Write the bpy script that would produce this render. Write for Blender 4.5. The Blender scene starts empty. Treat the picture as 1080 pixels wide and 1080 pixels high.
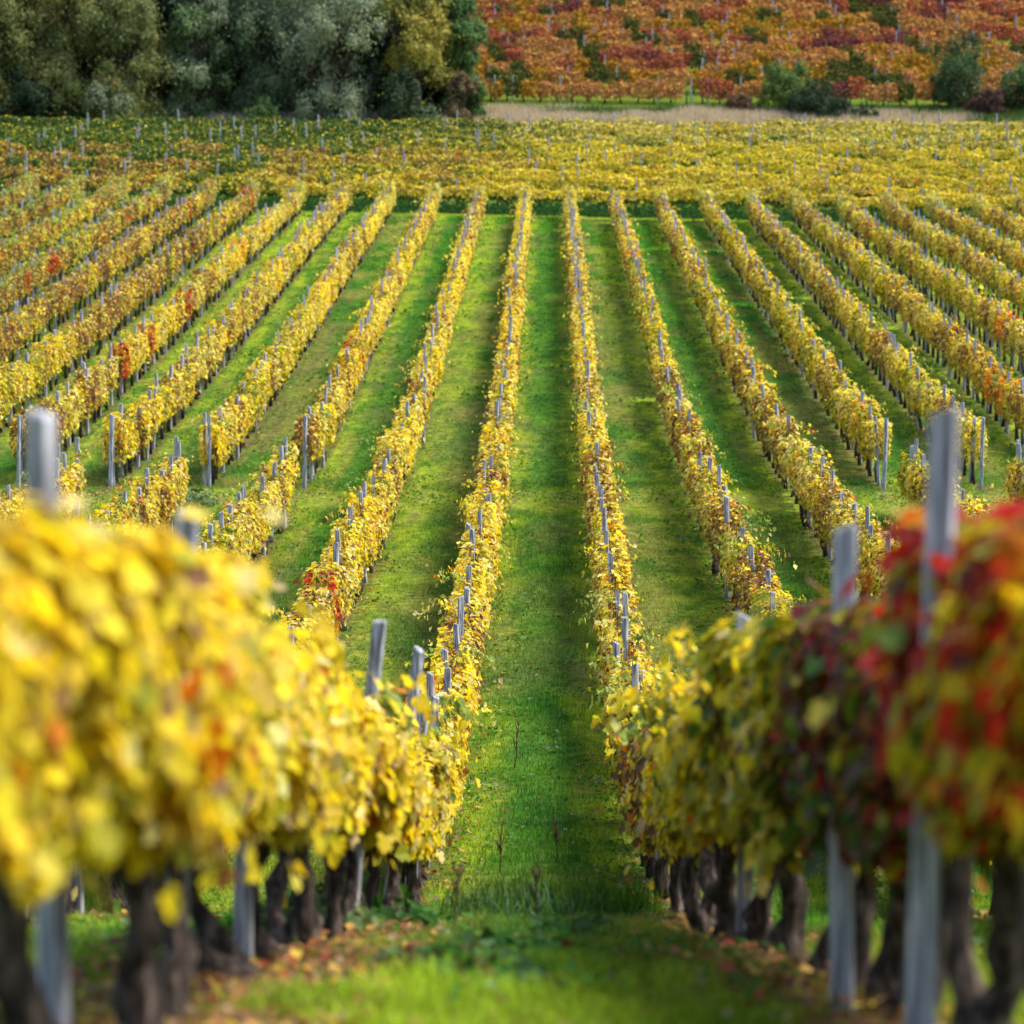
import bpy, math
import numpy as np
from mathutils import Vector

# ------------------------------------------------------------------ camera, light, exposure
sc = bpy.context.scene
F = 2700.0                                   # focal length in pixels of a 1080 px wide picture
YAW = math.atan(39 / F)
PITCH = math.atan(140 / F)
cd = bpy.data.cameras.new("camera")
cam = bpy.data.objects.new("camera", cd)
sc.collection.objects.link(cam)
sc.camera = cam
cam.location = (0, 0, 0)
cam.rotation_euler = (math.pi / 2 - PITCH, 0, YAW)
cd.sensor_width = 36.0
cd.lens = F / 1080 * 36.0
cd.clip_start = 0.1
cd.clip_end = 3000
cd.dof.use_dof = True
cd.dof.focus_distance = 36.0
cd.dof.aperture_fstop = 1.75
cd.dof.aperture_blades = 9

SUN_AZ, SUN_EL = math.radians(96), math.radians(58)   # from +Y towards +X
w = bpy.data.worlds.new("World")
sc.world = w
w.use_nodes = True
nt = w.node_tree
bg = nt.nodes["Background"]
sky = nt.nodes.new("ShaderNodeTexSky")
sky.sky_type = 'NISHITA'
sky.sun_disc = False
sky.sun_elevation = SUN_EL
sky.sun_rotation = SUN_AZ
nt.links.new(sky.outputs[0], bg.inputs[0])
bg.inputs[1].default_value = 0.15
sl = bpy.data.lights.new("sun", 'SUN')
sun = bpy.data.objects.new("sun", sl)
sc.collection.objects.link(sun)
sl.energy = 3.4
sl.angle = math.radians(20)
sl.color = (1.0, 0.95, 0.86)
sdir = Vector((math.sin(SUN_AZ) * math.cos(SUN_EL), math.cos(SUN_AZ) * math.cos(SUN_EL), math.sin(SUN_EL)))
sun.rotation_euler = (-sdir).to_track_quat('-Z', 'Y').to_euler()
sc.view_settings.view_transform = 'Standard'
sc.view_settings.look = 'None'
sc.view_settings.gamma = 1
sc.view_settings.exposure = 1.32

R = np.random.default_rng(20)
COL = sc.collection.objects

# ------------------------------------------------------------------ maths helpers
def smooth01(a, b, x):
    t = np.clip((np.asarray(x, float) - a) / (b - a), 0, 1)
    return t * t * (3 - 2 * t)

class Noise2:
    def __init__(self, seed):
        self.t = np.random.default_rng(seed).random((128, 128))
    def __call__(self, x, y):
        x = np.asarray(x, float); y = np.asarray(y, float)
        xi = np.floor(x).astype(int); yi = np.floor(y).astype(int)
        u = x - xi; v = y - yi
        u = u * u * (3 - 2 * u); v = v * v * (3 - 2 * v)
        t = self.t
        a = t[xi % 128, yi % 128]; b = t[(xi + 1) % 128, yi % 128]
        c = t[xi % 128, (yi + 1) % 128]; d = t[(xi + 1) % 128, (yi + 1) % 128]
        return (a * (1 - u) + b * u) * (1 - v) + (c * (1 - u) + d * u) * v
n1, n2, n3, n4 = Noise2(1), Noise2(2), Noise2(3), Noise2(4)
def fbm(n, x, y):
    return 0.55 * n(x, y) + 0.3 * n(x * 2.1 + 7, y * 2.1 + 3) + 0.15 * n(x * 4.3 + 1, y * 4.3 + 9)

PROFILE = np.array([(-60, 9), (-20, 1.2), (-6, -0.75), (0, -1.25), (4, -1.55), (6, -1.75), (7.8, -2.02), (9.5, -2.35), (12, -2.78),
    (14.4, -3.2), (18, -3.9), (21, -4.45), (25, -4.95), (29, -5.2), (34, -5.1), (39, -4.75), (43, -4.3), (50, -3.78), (54.6, -3.42),
    (56.3, -3.1), (57.6, -2.74), (60.5, -2.64), (66, -2.1), (86, 1.0), (132, 8.3), (139, 8.75), (141.5, 8.8), (144.5, 9.35), (167.2, 15.6),
    (170.7, 16.4), (175.2, 17.8), (180.7, 19.1), (254, 45.1), (400, 97), (700, 170), (1200, 200)], float)
_gy = np.arange(-60, 1200, 0.25)
_gz = np.interp(_gy, PROFILE[:, 0], PROFILE[:, 1])
_k = np.exp(-0.5 * (np.arange(-12, 13) / 3.0) ** 2); _k /= _k.sum()
_gz2 = np.where((_gy > 50) & (_gy < 66), np.interp(_gy, [50, 54.6, 57.4, 60.5, 66], [-3.78, -3.32, -2.92, -2.66, -2.1]), _gz)
_gs2 = np.convolve(np.pad(_gz2, 12, mode='edge'), _k, mode='valid')
_gs = np.convolve(np.pad(_gz, 12, mode='edge'), _k, mode='valid')
def ground_z(x, y):
    x = np.asarray(x, float); y = np.asarray(y, float)
    b = smooth01(-4.6, -2.2, x)
    z = np.interp(y, _gy, _gs) * (1 - b) + np.interp(y, _gy, _gs2) * b
    z = z - 0.022 * np.clip(x, -80, 80) * smooth01(70, 135, y) * (1 - .85 * smooth01(148, 169, y))
    z = z + 0.10 * (fbm(n4, x * 0.35, y * 0.35) - 0.5) * (1 - smooth01(145, 160, y)) + .4 * (n3(x * .05, y * .05) - .5) * smooth01(145, 170, y)
    return z

cp, sp_, cy_, sy_ = math.cos(PITCH), math.sin(PITCH), math.cos(YAW), math.sin(YAW)
def project(x, y, z):
    fx = -sy_ * x + cy_ * y; rx = cy_ * x + sy_ * y
    depth = cp * fx - sp_ * z; up = sp_ * fx + cp * z
    return 540 + F * rx / depth, 540 - F * up / depth, depth

# ------------------------------------------------------------------ mesh helpers
def make_mesh(name, verts, faces=None, counts=None, loops=None, color=None, smooth=False):
    m = bpy.data.meshes.new(name)
    if faces is not None:
        m.from_pydata([tuple(v) for v in verts], [], faces)
    else:
        n = len(verts)
        m.vertices.add(n)
        m.vertices.foreach_set("co", np.ascontiguousarray(verts, np.float32).ravel())
        m.loops.add(len(loops))
        m.loops.foreach_set("vertex_index", np.ascontiguousarray(loops, np.int32))
        m.polygons.add(len(counts))
        st = np.concatenate([[0], np.cumsum(counts)[:-1]]).astype(np.int32)
        m.polygons.foreach_set("loop_start", st)
        m.update(calc_edges=True)
    if color is not None:
        a = m.attributes.new("tint", 'FLOAT_COLOR', 'POINT')
        c = np.ones((len(verts), 4), np.float32); c[:, :3] = color
        a.data.foreach_set("color", c.ravel())
    m.polygons.foreach_set("use_smooth", np.full(len(m.polygons), smooth))
    return m

KITE = (np.array([(0, 0, 0), (.42, -.46, .10), (1, 0, -.06), (.42, .46, .10)], float), [(0, 1, 2), (0, 2, 3)])
VINE = (np.array([(0.06, 0, 0), (-.12, .30, .04), (.16, .56, .10), (.34, .34, .05), (.62, .46, .04), (1, 0, -.10),
                  (.62, -.46, .04), (.34, -.34, .05), (.16, -.56, .10), (-.12, -.30, .04)], float),
        [(0, 1, 2, 3), (0, 3, 4, 5), (0, 5, 6, 7), (0, 7, 8, 9)])
LANCE = (np.array([(0, 0, 0), (.45, -.19, .03), (1, 0, -.05), (.45, .19, .03)], float), [(0, 1, 2, 3)])
CLUMP = (np.array([(0, 0, 0), (.1, .34, .1), (.45, .5, -.05), (.8, .3, .08), (1, -.1, 0), (.7, -.45, .1), (.25, -.4, -.05)], float), [(0, 1, 2, 3), (0, 3, 4), (0, 4, 5, 6)])

def unit(a):
    return a / np.maximum(np.linalg.norm(a, axis=1, keepdims=True), 1e-6)

def leaf_arrays(pos, nrm, tip, size, col, template):
    tv, tf = template
    nrm = unit(nrm)
    tip = unit(tip - nrm * np.sum(tip * nrm, axis=1, keepdims=True) + 1e-5)
    side = np.cross(nrm, tip)
    N = len(pos); K = len(tv)
    v = (pos[:, None, :] + size[:, None, None] * (tv[None, :, 0, None] * tip[:, None, :] + tv[None, :, 1, None] * side[:, None, :]
         + tv[None, :, 2, None] * nrm[:, None, :])).reshape(-1, 3)
    cnt = np.tile(np.array([len(f) for f in tf], np.int32), N)
    lp = np.concatenate([np.array(f) for f in tf])
    lo = (np.arange(N)[:, None] * K + lp[None, :]).ravel()
    return v, cnt, lo, np.repeat(col, K, axis=0)

def leaf_mesh(name, parts, mat):
    V, C, L, K, o = [], [], [], [], 0
    for v, c, l, k in parts:
        V.append(v); C.append(c); L.append(l + o); K.append(k); o += len(v)
    m = make_mesh(name, np.concatenate(V), counts=np.concatenate(C), loops=np.concatenate(L), color=np.concatenate(K))
    m.materials.append(mat)
    return m

def tube_arrays(path, rad, sides=7, rough=0.0, rng=R, tint=None):
    path = np.array(path, float); n = len(path)
    rad = np.broadcast_to(np.asarray(rad, float), (n,))
    tan = np.gradient(path, axis=0); tan = unit(tan)
    ref = np.array([1.0, 0, 0]) if abs(tan[0][0]) < .8 else np.array([0, 1.0, 0])
    u = unit(ref - tan * (tan @ ref)[:, None]); vv = np.cross(tan, u)
    a = np.linspace(0, 2 * np.pi, sides, endpoint=False)
    r = rad[:, None] * (1 + rough * (rng.random((n, sides)) - .5) * 2)
    pts = path[:, None, :] + r[:, :, None] * (np.cos(a)[None, :, None] * u[:, None, :] + np.sin(a)[None, :, None] * vv[:, None, :])
    pts = pts.reshape(-1, 3)
    lo, cn = [], []
    for i in range(n - 1):
        for j in range(sides):
            k = (j + 1) % sides
            lo += [i * sides + j, i * sides + k, (i + 1) * sides + k, (i + 1) * sides + j]; cn.append(4)
    lo += list(range(sides))[::-1]; cn.append(sides)
    lo += [(n - 1) * sides + j for j in range(sides)]; cn.append(sides)
    return pts, np.array(cn, np.int32), np.array(lo), np.tile(np.array(tint if tint is not None else (.1, .1, .1)), (len(pts), 1))

def merged(name, parts, mat, smooth=True):
    m = leaf_mesh(name, parts, mat)
    m.polygons.foreach_set("use_smooth", np.full(len(m.polygons), smooth))
    return m

def link(name, data, parent=None, loc=None):
    o = bpy.data.objects.new(name, data)
    COL.link(o)
    if parent is not None: o.parent = parent
    if loc is not None: o.location = loc
    return o
def tag(o, label, cat, group=None, kind=None):
    if label: o["label"] = label
    if cat: o["category"] = cat
    if group: o["group"] = group
    if kind: o["kind"] = kind
    return o

# ------------------------------------------------------------------ materials
def new_mat(name):
    m = bpy.data.materials.new(name); m.use_nodes = True
    nt = m.node_tree; nt.nodes.clear()
    return m, nt
def leaf_material(name, transl=0.38, rough=.45, spec=.35, tgain=(1.15, 1.0, .6)):
    m, nt = new_mat(name)
    N, L = nt.nodes.new, nt.links.new
    at = N("ShaderNodeAttribute"); at.attribute_name = "tint"
    pr = N("ShaderNodeBsdfPrincipled"); pr.inputs["Roughness"].default_value = rough
    pr.inputs["Specular IOR Level"].default_value = spec
    tr = N("ShaderNodeBsdfTranslucent")
    g = N("ShaderNodeVectorMath"); g.operation = 'MULTIPLY'; g.inputs[1].default_value = tgain
    mx = N("ShaderNodeMixShader"); mx.inputs[0].default_value = transl
    out = N("ShaderNodeOutputMaterial")
    L(at.outputs["Color"], pr.inputs["Base Color"]); L(at.outputs["Color"], g.inputs[0]); L(g.outputs[0], tr.inputs[0])
    L(pr.outputs[0], mx.inputs[1]); L(tr.outputs[0], mx.inputs[2]); L(mx.outputs[0], out.inputs[0])
    return m
def noisy_material(name, stops, scale=(1, 1, 1), nscale=6.0, rough=.85, bump=.4, detail=6, attr=False, bump_dist=.02):
    m, nt = new_mat(name)
    N, L = nt.nodes.new, nt.links.new
    tc = N("ShaderNodeTexCoord"); mp = N("ShaderNodeMapping"); mp.inputs["Scale"].default_value = scale
    no = N("ShaderNodeTexNoise"); no.inputs["Scale"].default_value = nscale; no.inputs["Detail"].default_value = detail
    rp = N("ShaderNodeValToRGB")
    el = rp.color_ramp.elements
    while len(el) < len(stops): el.new(.5)
    for e, (p, c) in zip(el, stops): e.position = p; e.color = (*c, 1)
    bp = N("ShaderNodeBump"); bp.inputs["Strength"].default_value = bump; bp.inputs["Distance"].default_value = bump_dist
    pr = N("ShaderNodeBsdfPrincipled"); pr.inputs["Roughness"].default_value = rough; pr.inputs["Specular IOR Level"].default_value = .2 if not attr else 0
    out = N("ShaderNodeOutputMaterial")
    L(tc.outputs["Object"], mp.inputs[0]); L(mp.outputs[0], no.inputs[0]); L(no.outputs[0], rp.inputs[0])
    L(no.outputs[0], bp.inputs["Height"]); L(bp.outputs[0], pr.inputs["Normal"])
    if attr:
        at = N("ShaderNodeAttribute"); at.attribute_name = "tint"
        mx = N("ShaderNodeMix"); mx.data_type = 'RGBA'; mx.blend_type = 'MULTIPLY'; mx.inputs[0].default_value = 1
        L(at.outputs["Color"], mx.inputs[6]); L(rp.outputs[0], mx.inputs[7]); L(mx.outputs[2], pr.inputs["Base Color"])
    else:
        L(rp.outputs[0], pr.inputs["Base Color"])
    L(pr.outputs[0], out.inputs[0])
    return m
M_LEAF = leaf_material("vine_leaf", .52, rough=.5, spec=.2, tgain=(1.25, 1.12, .5))
M_FARLEAF = leaf_material("far_vine_leaf", .35, rough=.8, spec=.06)
M_TREELEAF = leaf_material("tree_leaf", .3, rough=.6, spec=.12, tgain=(1, 1, .7))
M_GRASS = leaf_material("grass_blade", .42, rough=1, spec=0, tgain=(1.15, 1.05, .4))
M_DRY = leaf_material("dry_leaf", .15, rough=.7, spec=.2, tgain=(1, 1, 1))
M_BARK = noisy_material("vine_bark", [(.3, (.008, .006, .005)), (.5, (.035, .025, .02)), (.68, (.13, .095, .075))], (1, 1, .25), 28, .95, .9)
M_TREEBARK = noisy_material("tree_bark", [(.3, (.03, .024, .018)), (.7, (.10, .08, .06))], (1, 1, .3), 4, .95, .8)
M_POST = noisy_material("weathered_wood", [(.34, (.07, .068, .072)), (.5, (.24, .238, .255)), (.66, (.46, .455, .47))], (9, 9, .6), 6, .85, .8, bump_dist=.01)
M_GROUND = noisy_material("earth_and_turf", [(.25, (.45, .45, .45)), (.5, (.9, .9, .9)), (.75, (1.5, 1.45, 1.3))], (1, 1, 1), 5, .95, .8, 10, attr=True, bump_dist=.06)

# ------------------------------------------------------------------ ground
S = 2.3                                      # row spacing
X0 = -0.10                                   # row pattern offset
PATH0, PATH1 = 56.7, 60.9                    # the cross path
ROW_END = 132.0
def lerp(a, b, t):
    return a + (b - a) * np.asarray(t)[..., None]
C3 = lambda *c: np.array(c, float)
G_DEEP, G_MID, G_LIME, G_OLIVE, G_DRY, SOIL = C3(.026, .115, .014), C3(.065, .18, .016), C3(.23, .31, .020), C3(.20, .20, .04), C3(.34, .27, .11), C3(.075, .05, .03)

def turf_color(x, y):
    """colour of the growth at a place: strips between the rows, cross path, headland, banks"""
    x = np.asarray(x, float); y = np.asarray(y, float)
    i = np.floor((x - X0) / S + .5); u = (x - X0 - i * S) / (S / 2)      # -1..1 inside a strip
    a = np.abs(u)
    wob = fbm(n1, x * .9, y * .35)
    fine = fbm(n2, x * 3.1, y * 1.6)
    even = (np.mod(i, 2) == 0)
    green = lerp(G_DEEP, G_MID, smooth01(.3, .7, fine))
    lime = lerp(G_MID, G_LIME, smooth01(.25, .6, fine))
    t_even = smooth01(.28, .6, a + (wob - .5) * .5)
    t_odd = smooth01(-.15, .5, np.where(np.mod(i, 4) == 1, u, -u) + (wob - .5) * .9)
    base_odd = lerp(green, np.broadcast_to(G_OLIVE, green.shape), smooth01(.38, .62, fbm(n3, x * .8, y * .3)) * .75)
    c = np.where(even[..., None], lerp(green, lime, t_even), green * 0 + base_odd * (1 - t_odd[..., None]) + lime * t_odd[..., None])
    rut = np.exp(-((a - .52) / .13) ** 2) * smooth01(.50, .68, fbm(n4, x * 1.3 + 9, y * .28))
    c = lerp(c, C3(.12, .085, .04) + 0 * c, rut * .65)
    dull = smooth01(.52, .72, fbm(n1, x * .45 + 21, y * .22 + 5))
    c = lerp(c, C3(.13, .15, .04) + 0 * c, dull * .45)
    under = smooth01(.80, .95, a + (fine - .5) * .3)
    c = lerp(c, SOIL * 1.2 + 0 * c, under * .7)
    p = smooth01(PATH0 - .2, PATH0 + .8, y + (wob - .5) * 1.5) * (1 - smooth01(PATH1 - 1.0, PATH1 + .2, y + (wob - .5) * 1.5))
    c = lerp(c, lerp(G_LIME, G_DRY, smooth01(.35, .8, fine) * .6) , p * .7)
    near = 1 - smooth01(9, 15, y)
    c = lerp(c, lerp(G_MID, G_LIME * 1.05, smooth01(.2, .5, fine)), near * .65 * (1 - under))
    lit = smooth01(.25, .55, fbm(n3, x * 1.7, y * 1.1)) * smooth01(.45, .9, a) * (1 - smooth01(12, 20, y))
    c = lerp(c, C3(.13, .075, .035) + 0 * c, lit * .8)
    h = smooth01(ROW_END, ROW_END + 1.2, y)
    head = lerp(G_MID, G_LIME, smooth01(.3, .6, fbm(n1, x * .3, y * .8)))
    head = lerp(head, G_DRY * .9 + 0 * head, smooth01(135, 137, y) * (1 - smooth01(138, 140, y)) * smooth01(.35, .65, n2(x * .2, y)) * .8)
    c = lerp(c, head, h)
    b = smooth01(139.8, 141.2, y)
    bank = lerp(G_DEEP * .5, G_DEEP, fine)
    bank = lerp(bank, C3(.11, .06, .035) + 0 * bank, smooth01(10, 24, x) * smooth01(.3, .6, n1(x * .4, y)) * (1 - smooth01(142.6, 143.6, y)))
    c = lerp(c, bank, b)
    c = lerp(c, lerp(G_DEEP, G_OLIVE * .7, fine), smooth01(143.5, 145, y))
    fld = smooth01(173.4, 174.4, y)
    dry = lerp(G_DRY * 1.05, C3(.22, .2, .09), fine)
    c = lerp(c, dry, fld * (1 - smooth01(176.8, 179.8, y + 3 * (wob - .5))))
    hill = lerp(G_MID * .8, G_OLIVE * .8, fbm(n1, x * .25, y * .25))
    c = lerp(c, hill, smooth01(177.2, 180.6, y))
    return c

def axis(*segs):
    out = []
    for a, b, s in segs: out.append(np.arange(a, b, s))
    return np.concatenate(out)
gx = axis((-900, -100, 40), (-100, -34, 3), (-34, 34, .2), (34, 100, 3), (100, 941, 40))
gy = axis((-50, 2, 2), (2, 62, .25), (62, 146, .4), (146, 200, .6), (200, 400, 4), (400, 1160, 40))
GX, GY = np.meshgrid(gx, gy)
GZ = ground_z(GX, GY)
gv = np.stack([GX.ravel(), GY.ravel(), GZ.ravel()], 1)
ny, nx = GX.shape
ii = (np.arange(ny - 1)[:, None] * nx + np.arange(nx - 1)[None, :]).ravel()
gl = np.stack([ii, ii + 1, ii + nx + 1, ii + nx], 1).ravel()
gm = make_mesh("ground", gv, counts=np.full(len(ii), 4, np.int32), loops=gl, color=lerp(turf_color(GX.ravel(), GY.ravel()), C3(.07, .055, .03) + 0 * GX.ravel()[:, None], .25 * (1 - smooth01(75, 135, GY.ravel()))) * .85, smooth=True)  # earth tone mixed in and darkened, painting shade between the grass blades
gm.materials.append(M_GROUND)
tag(link("ground", gm), None, None, kind="structure")

# ------------------------------------------------------------------ grass
def view_points(n, y0, y1, rng, power=1.0, marg=.02):
    """points on the ground inside the picture's wedge, uniform per area when power == 1"""
    t = rng.random(n)
    y = (y0 ** (1 + power) + t * (y1 ** (1 + power) - y0 ** (1 + power))) ** (1 / (1 + power))
    x = (rng.random(n) * (.402 + 2 * marg) - .215 - marg) * y
    return x, y
def blades(n, y0, y1, h, wd, rng, power=1.0, bent=False):
    x, y = view_points(n, y0, y1, rng, power)
    i = np.floor((x - X0) / S + .5); a = np.abs((x - X0 - i * S) / (S / 2))
    keep = (rng.random(n) > smooth01(.78, .98, a) * .75 * (y < ROW_END))
    bare = fbm(n3, x * .8, y * .3)
    keep &= ~((np.mod(i, 2) == 1) & (bare > .52) & (rng.random(n) < .45) & (y < ROW_END))
    keep &= ~((np.abs(a - .52) < .14) & (fbm(n4, x * 1.3 + 9, y * .28) > .58) & (rng.random(n) < .6) & (y < ROW_END))
    x, y = x[keep], y[keep]; n = len(x)
    clump = fbm(n2, x * 2.2, y * 1.4)
    hh = h * (.25 + 1.9 * clump ** 2 * rng.random(n) + .25 * rng.random(n))
    hh *= 1 - .45 * smooth01(PATH0, PATH0 + 1, y) * (1 - smooth01(PATH1 - 1, PATH1, y))
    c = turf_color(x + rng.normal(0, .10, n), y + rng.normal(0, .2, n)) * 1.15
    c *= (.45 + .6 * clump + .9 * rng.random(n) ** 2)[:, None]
    t = rng.random(n)
    c[t > .95] = C3(.32, .25, .09) * (.6 + .6 * rng.random())
    z = ground_z(x, y) - .01
    th = rng.random(n) * 2 * np.pi
    p = np.stack([x, y, z], 1)
    d = np.stack([np.cos(th), np.sin(th), 0 * th], 1)
    lean = np.stack([np.cos(th + 1.2), np.sin(th + 1.2), 0 * th], 1) * (.15 + .6 * rng.random(n))[:, None]
    up = np.array([0, 0, 1.0])
    wv = (wd * (.6 + .8 * rng.random(n)))[:, None] * d
    if bent:
        mid = p + hh[:, None] * .55 * (up + lean * .5)
        tipp = p + hh[:, None] * (up * .85 + lean)
        v = np.stack([p - wv, p + wv, mid + wv * .7, tipp, mid - wv * .7], 1).reshape(-1, 3)
        lo = (np.arange(n)[:, None] * 5 + np.array([0, 1, 2, 4, 4, 2, 3])[None]).ravel()
        cn = np.tile(np.array([4, 3], np.int32), n)
        return v, cn, lo, np.repeat(c, 5, 0)
    tipp = p + hh[:, None] * (up + lean)
    v = np.stack([p - wv, p + wv, tipp], 1).reshape(-1, 3)
    return v, np.full(n, 3, np.int32), np.arange(3 * n), np.repeat(c, 3, 0)
def broad_leaves(n, y0, y1, size, rng):
    x, y = view_points(n, y0, y1, rng)
    cl = fbm(n4, x * 1.3 + 40, y * .8)
    k = (cl > .53) & (y < ROW_END); x, y = x[k], y[k]; n = len(x)
    p = np.stack([x, y, ground_z(x, y) + .02 + .07 * rng.random(n)], 1)
    nr = np.stack([rng.normal(0, .5, n), rng.normal(0, .5, n), np.ones(n)], 1)
    tp = rng.normal(0, 1, (n, 3))
    c = lerp(C3(.035, .12, .018), C3(.07, .18, .035), rng.random(n))
    q = rng.random(n) > .93
    c[q] = C3(.16, .24, .14)
    return leaf_arrays(p, nr, tp, size * (.5 + rng.random(n)), c, KITE)
rg = np.random.default_rng(5)
tag(link("grass", leaf_mesh("grass", [
    blades(150000, 5, 18, .12, .004, rg, bent=True),
    blades(460000, 18, 62, .115, .006, rg),
    blades(260000, 60, 145, .11, .012, rg),
    broad_leaves(14000, 6, 30, .05, rg),
    broad_leaves(60000, 30, 75, .065, rg),
    broad_leaves(60000, 75, 132, .10, rg)], M_GRASS)), None, None, kind="stuff")

# fallen leaves under and beside the rows
def litter(n, y0, y1, size, rng):
    x, y = view_points(n, y0, y1, rng)
    i = np.floor((x - X0) / S + .5); a = np.abs((x - X0 - i * S) / (S / 2))
    k = rng.random(n) < (smooth01(.45, .95, a) * (.25 + .75 * smooth01(.3, .6, fbm(n3, x * 1.7, y * 1.1))) + .015)
    k &= (x < 0) | (y > 16) | (rng.random(n) < .35)
    k |= (y < 13) & (x < -.6) & (x > -2.2) & (rng.random(n) < .5)
    x, y = x[k], y[k]; n = len(x)
    p = np.stack([x, y, ground_z(x, y) + .015 + .05 * rng.random(n)], 1)
    nr = np.stack([rng.normal(0, .4, n), rng.normal(0, .4, n), np.ones(n)], 1)
    pal = np.array([(.20, .09, .03), (.12, .055, .025), (.32, .18, .04), (.26, .06, .018), (.45, .30, .04), (.22, .15, .08), (.20, .02, .012)])
    c = pal[rng.choice(len(pal), n, p=[.27, .25, .14, .1, .09, .11, .04])] * (.6 + .7 * rng.random(n))[:, None]
    return leaf_arrays(p, nr, rng.normal(0, 1, (n, 3)), size * (.6 + .8 * rng.random(n)), c, KITE)
tag(link("fallen_leaves", leaf_mesh("fallen_leaves", [litter(34000, 4.5, 20, .062, rg), litter(30000, 20, 60, .07, rg), litter(20000, 60, 132, .1, rg)], M_DRY)),
    None, None, kind="stuff")

# ------------------------------------------------------------------ grapevines
PAL = dict(Y=(.72, .57, .025), P=(.68, .60, .22), G=(.53, .41, .055), B=(.20, .10, .045), O=(.62, .17, .012), R=(.40, .022, .012),
           M=(.12, .015, .016), N=(.075, .14, .018), L=(.36, .34, .025), D=(.028, .07, .014), E=(.52, .40, .2), A=(.17, .085, .05))
KINDS = {
    'yellow':  ("bright yellow", dict(Y=.56, P=.12, G=.12, L=.12, B=.04, O=.02, E=.03)),
    'pale':    ("pale yellow", dict(Y=.22, P=.26, G=.10, L=.20, B=.10, E=.10, N=.04)),
    'gold':    ("golden yellow", dict(Y=.26, G=.26, P=.14, B=.16, O=.05, L=.12, A=.03)),
    'brown':   ("brownish yellow", dict(Y=.08, G=.14, B=.34, A=.22, P=.10, L=.07, O=.05)),
    'green':   ("yellowish green", dict(L=.36, Y=.20, N=.22, P=.08, G=.10, B=.04)),
    'orange':  ("orange", dict(O=.46, G=.24, Y=.14, R=.10, B=.06)),
    'red':     ("red", dict(R=.48, M=.12, O=.14, B=.09, G=.09, L=.08)),
    'maroon':  ("maroon green", dict(M=.20, A=.18, B=.18, N=.15, R=.06, L=.14, D=.09)),
    'olive':   ("olive yellow", dict(L=.40, Y=.24, N=.18, G=.10, B=.08)),
    'amber':   ("amber yellow", dict(Y=.58, G=.22, O=.035, P=.08, L=.07, B=.06)),
    'mixed':   ("red and olive", dict(R=.34, O=.12, L=.22, Y=.18, N=.08, M=.06)),
    'flame':   ("orange and yellow", dict(O=.28, Y=.34, G=.2, R=.05, L=.06, B=.07)),
}
def pick_colors(kind, n, rng, zrel=None):
    keys = list(KINDS[kind][1]); p = np.array([KINDS[kind][1][k] for k in keys]); p /= p.sum()
    pal = np.array([PAL[k] for k in keys])
    c = pal[rng.choice(len(keys), n, p=p)]
    if zrel is not None:                    # the lowest leaves are the last to turn
        g = (rng.random(n) < .35 * (1 - np.clip(zrel * 2.2, 0, 1)))
        c = np.where(g[:, None], np.array(PAL['L' if kind != 'maroon' else 'N']), c)
    c = c * (.72 + .5 * rng.random(n))[:, None]
    c[:, 1] *= .88 + .24 * rng.random(n)
    return c

def hedge_points(n, ya, yb, rng, zt=1.5, zb=.62, hw=.34, seed=0.0):
    """leaf places of a trellised canopy along Y (x across), relative to the ground line"""
    y = ya + (yb - ya) * rng.random(n)
    bt = .30 * (n1(y * 1.1 + seed, seed * 3.1) - .5) + .2 * (n2(y * 4.1, seed) - .5)
    bb = .34 * (n3(y * 1.7 + seed, seed) - .5) + .2 * (n2(y * 5 + 9, seed) - .5)
    zr = rng.random(n) ** .9
    z0 = zb + bb; z1 = zt + bt
    z = z0 + (z1 - z0) * zr
    prof = .55 + .45 * np.sin(np.pi * np.clip(.18 + .72 * zr, 0, 1))
    sgn = np.where(rng.random(n) < .5, -1.0, 1.0)
    bump = .75 + .6 * n4(y * 2.6 + seed, z * 3.2 + sgn * 7)
    wv = hw * prof * bump
    r = np.where(rng.random(n) < .75, .75 + .35 * rng.random(n), rng.random(n))
    x = sgn * wv * r
    topf = smooth01(.75, 1, zr)
    nr = np.stack([sgn * (1 - .6 * topf), rng.normal(0, .45, n), .35 + topf * .9 + rng.normal(0, .3, n)], 1) + rng.normal(0, .28, (n, 3))
    tip = np.stack([sgn * .4 + rng.normal(0, .5, n), rng.normal(0, .75, n), -.75 + .6 * rng.normal(0, 1, n)], 1)
    # stray shoots
    k = rng.random(n) < .03
    x[k] += rng.normal(0, .12, k.sum()); z[k] += np.abs(rng.normal(0, .12, k.sum())) * np.where(rng.random(k.sum()) < .6, .8, -1.4)
    return np.stack([x, y, z], 1), nr, tip, zr

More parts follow.
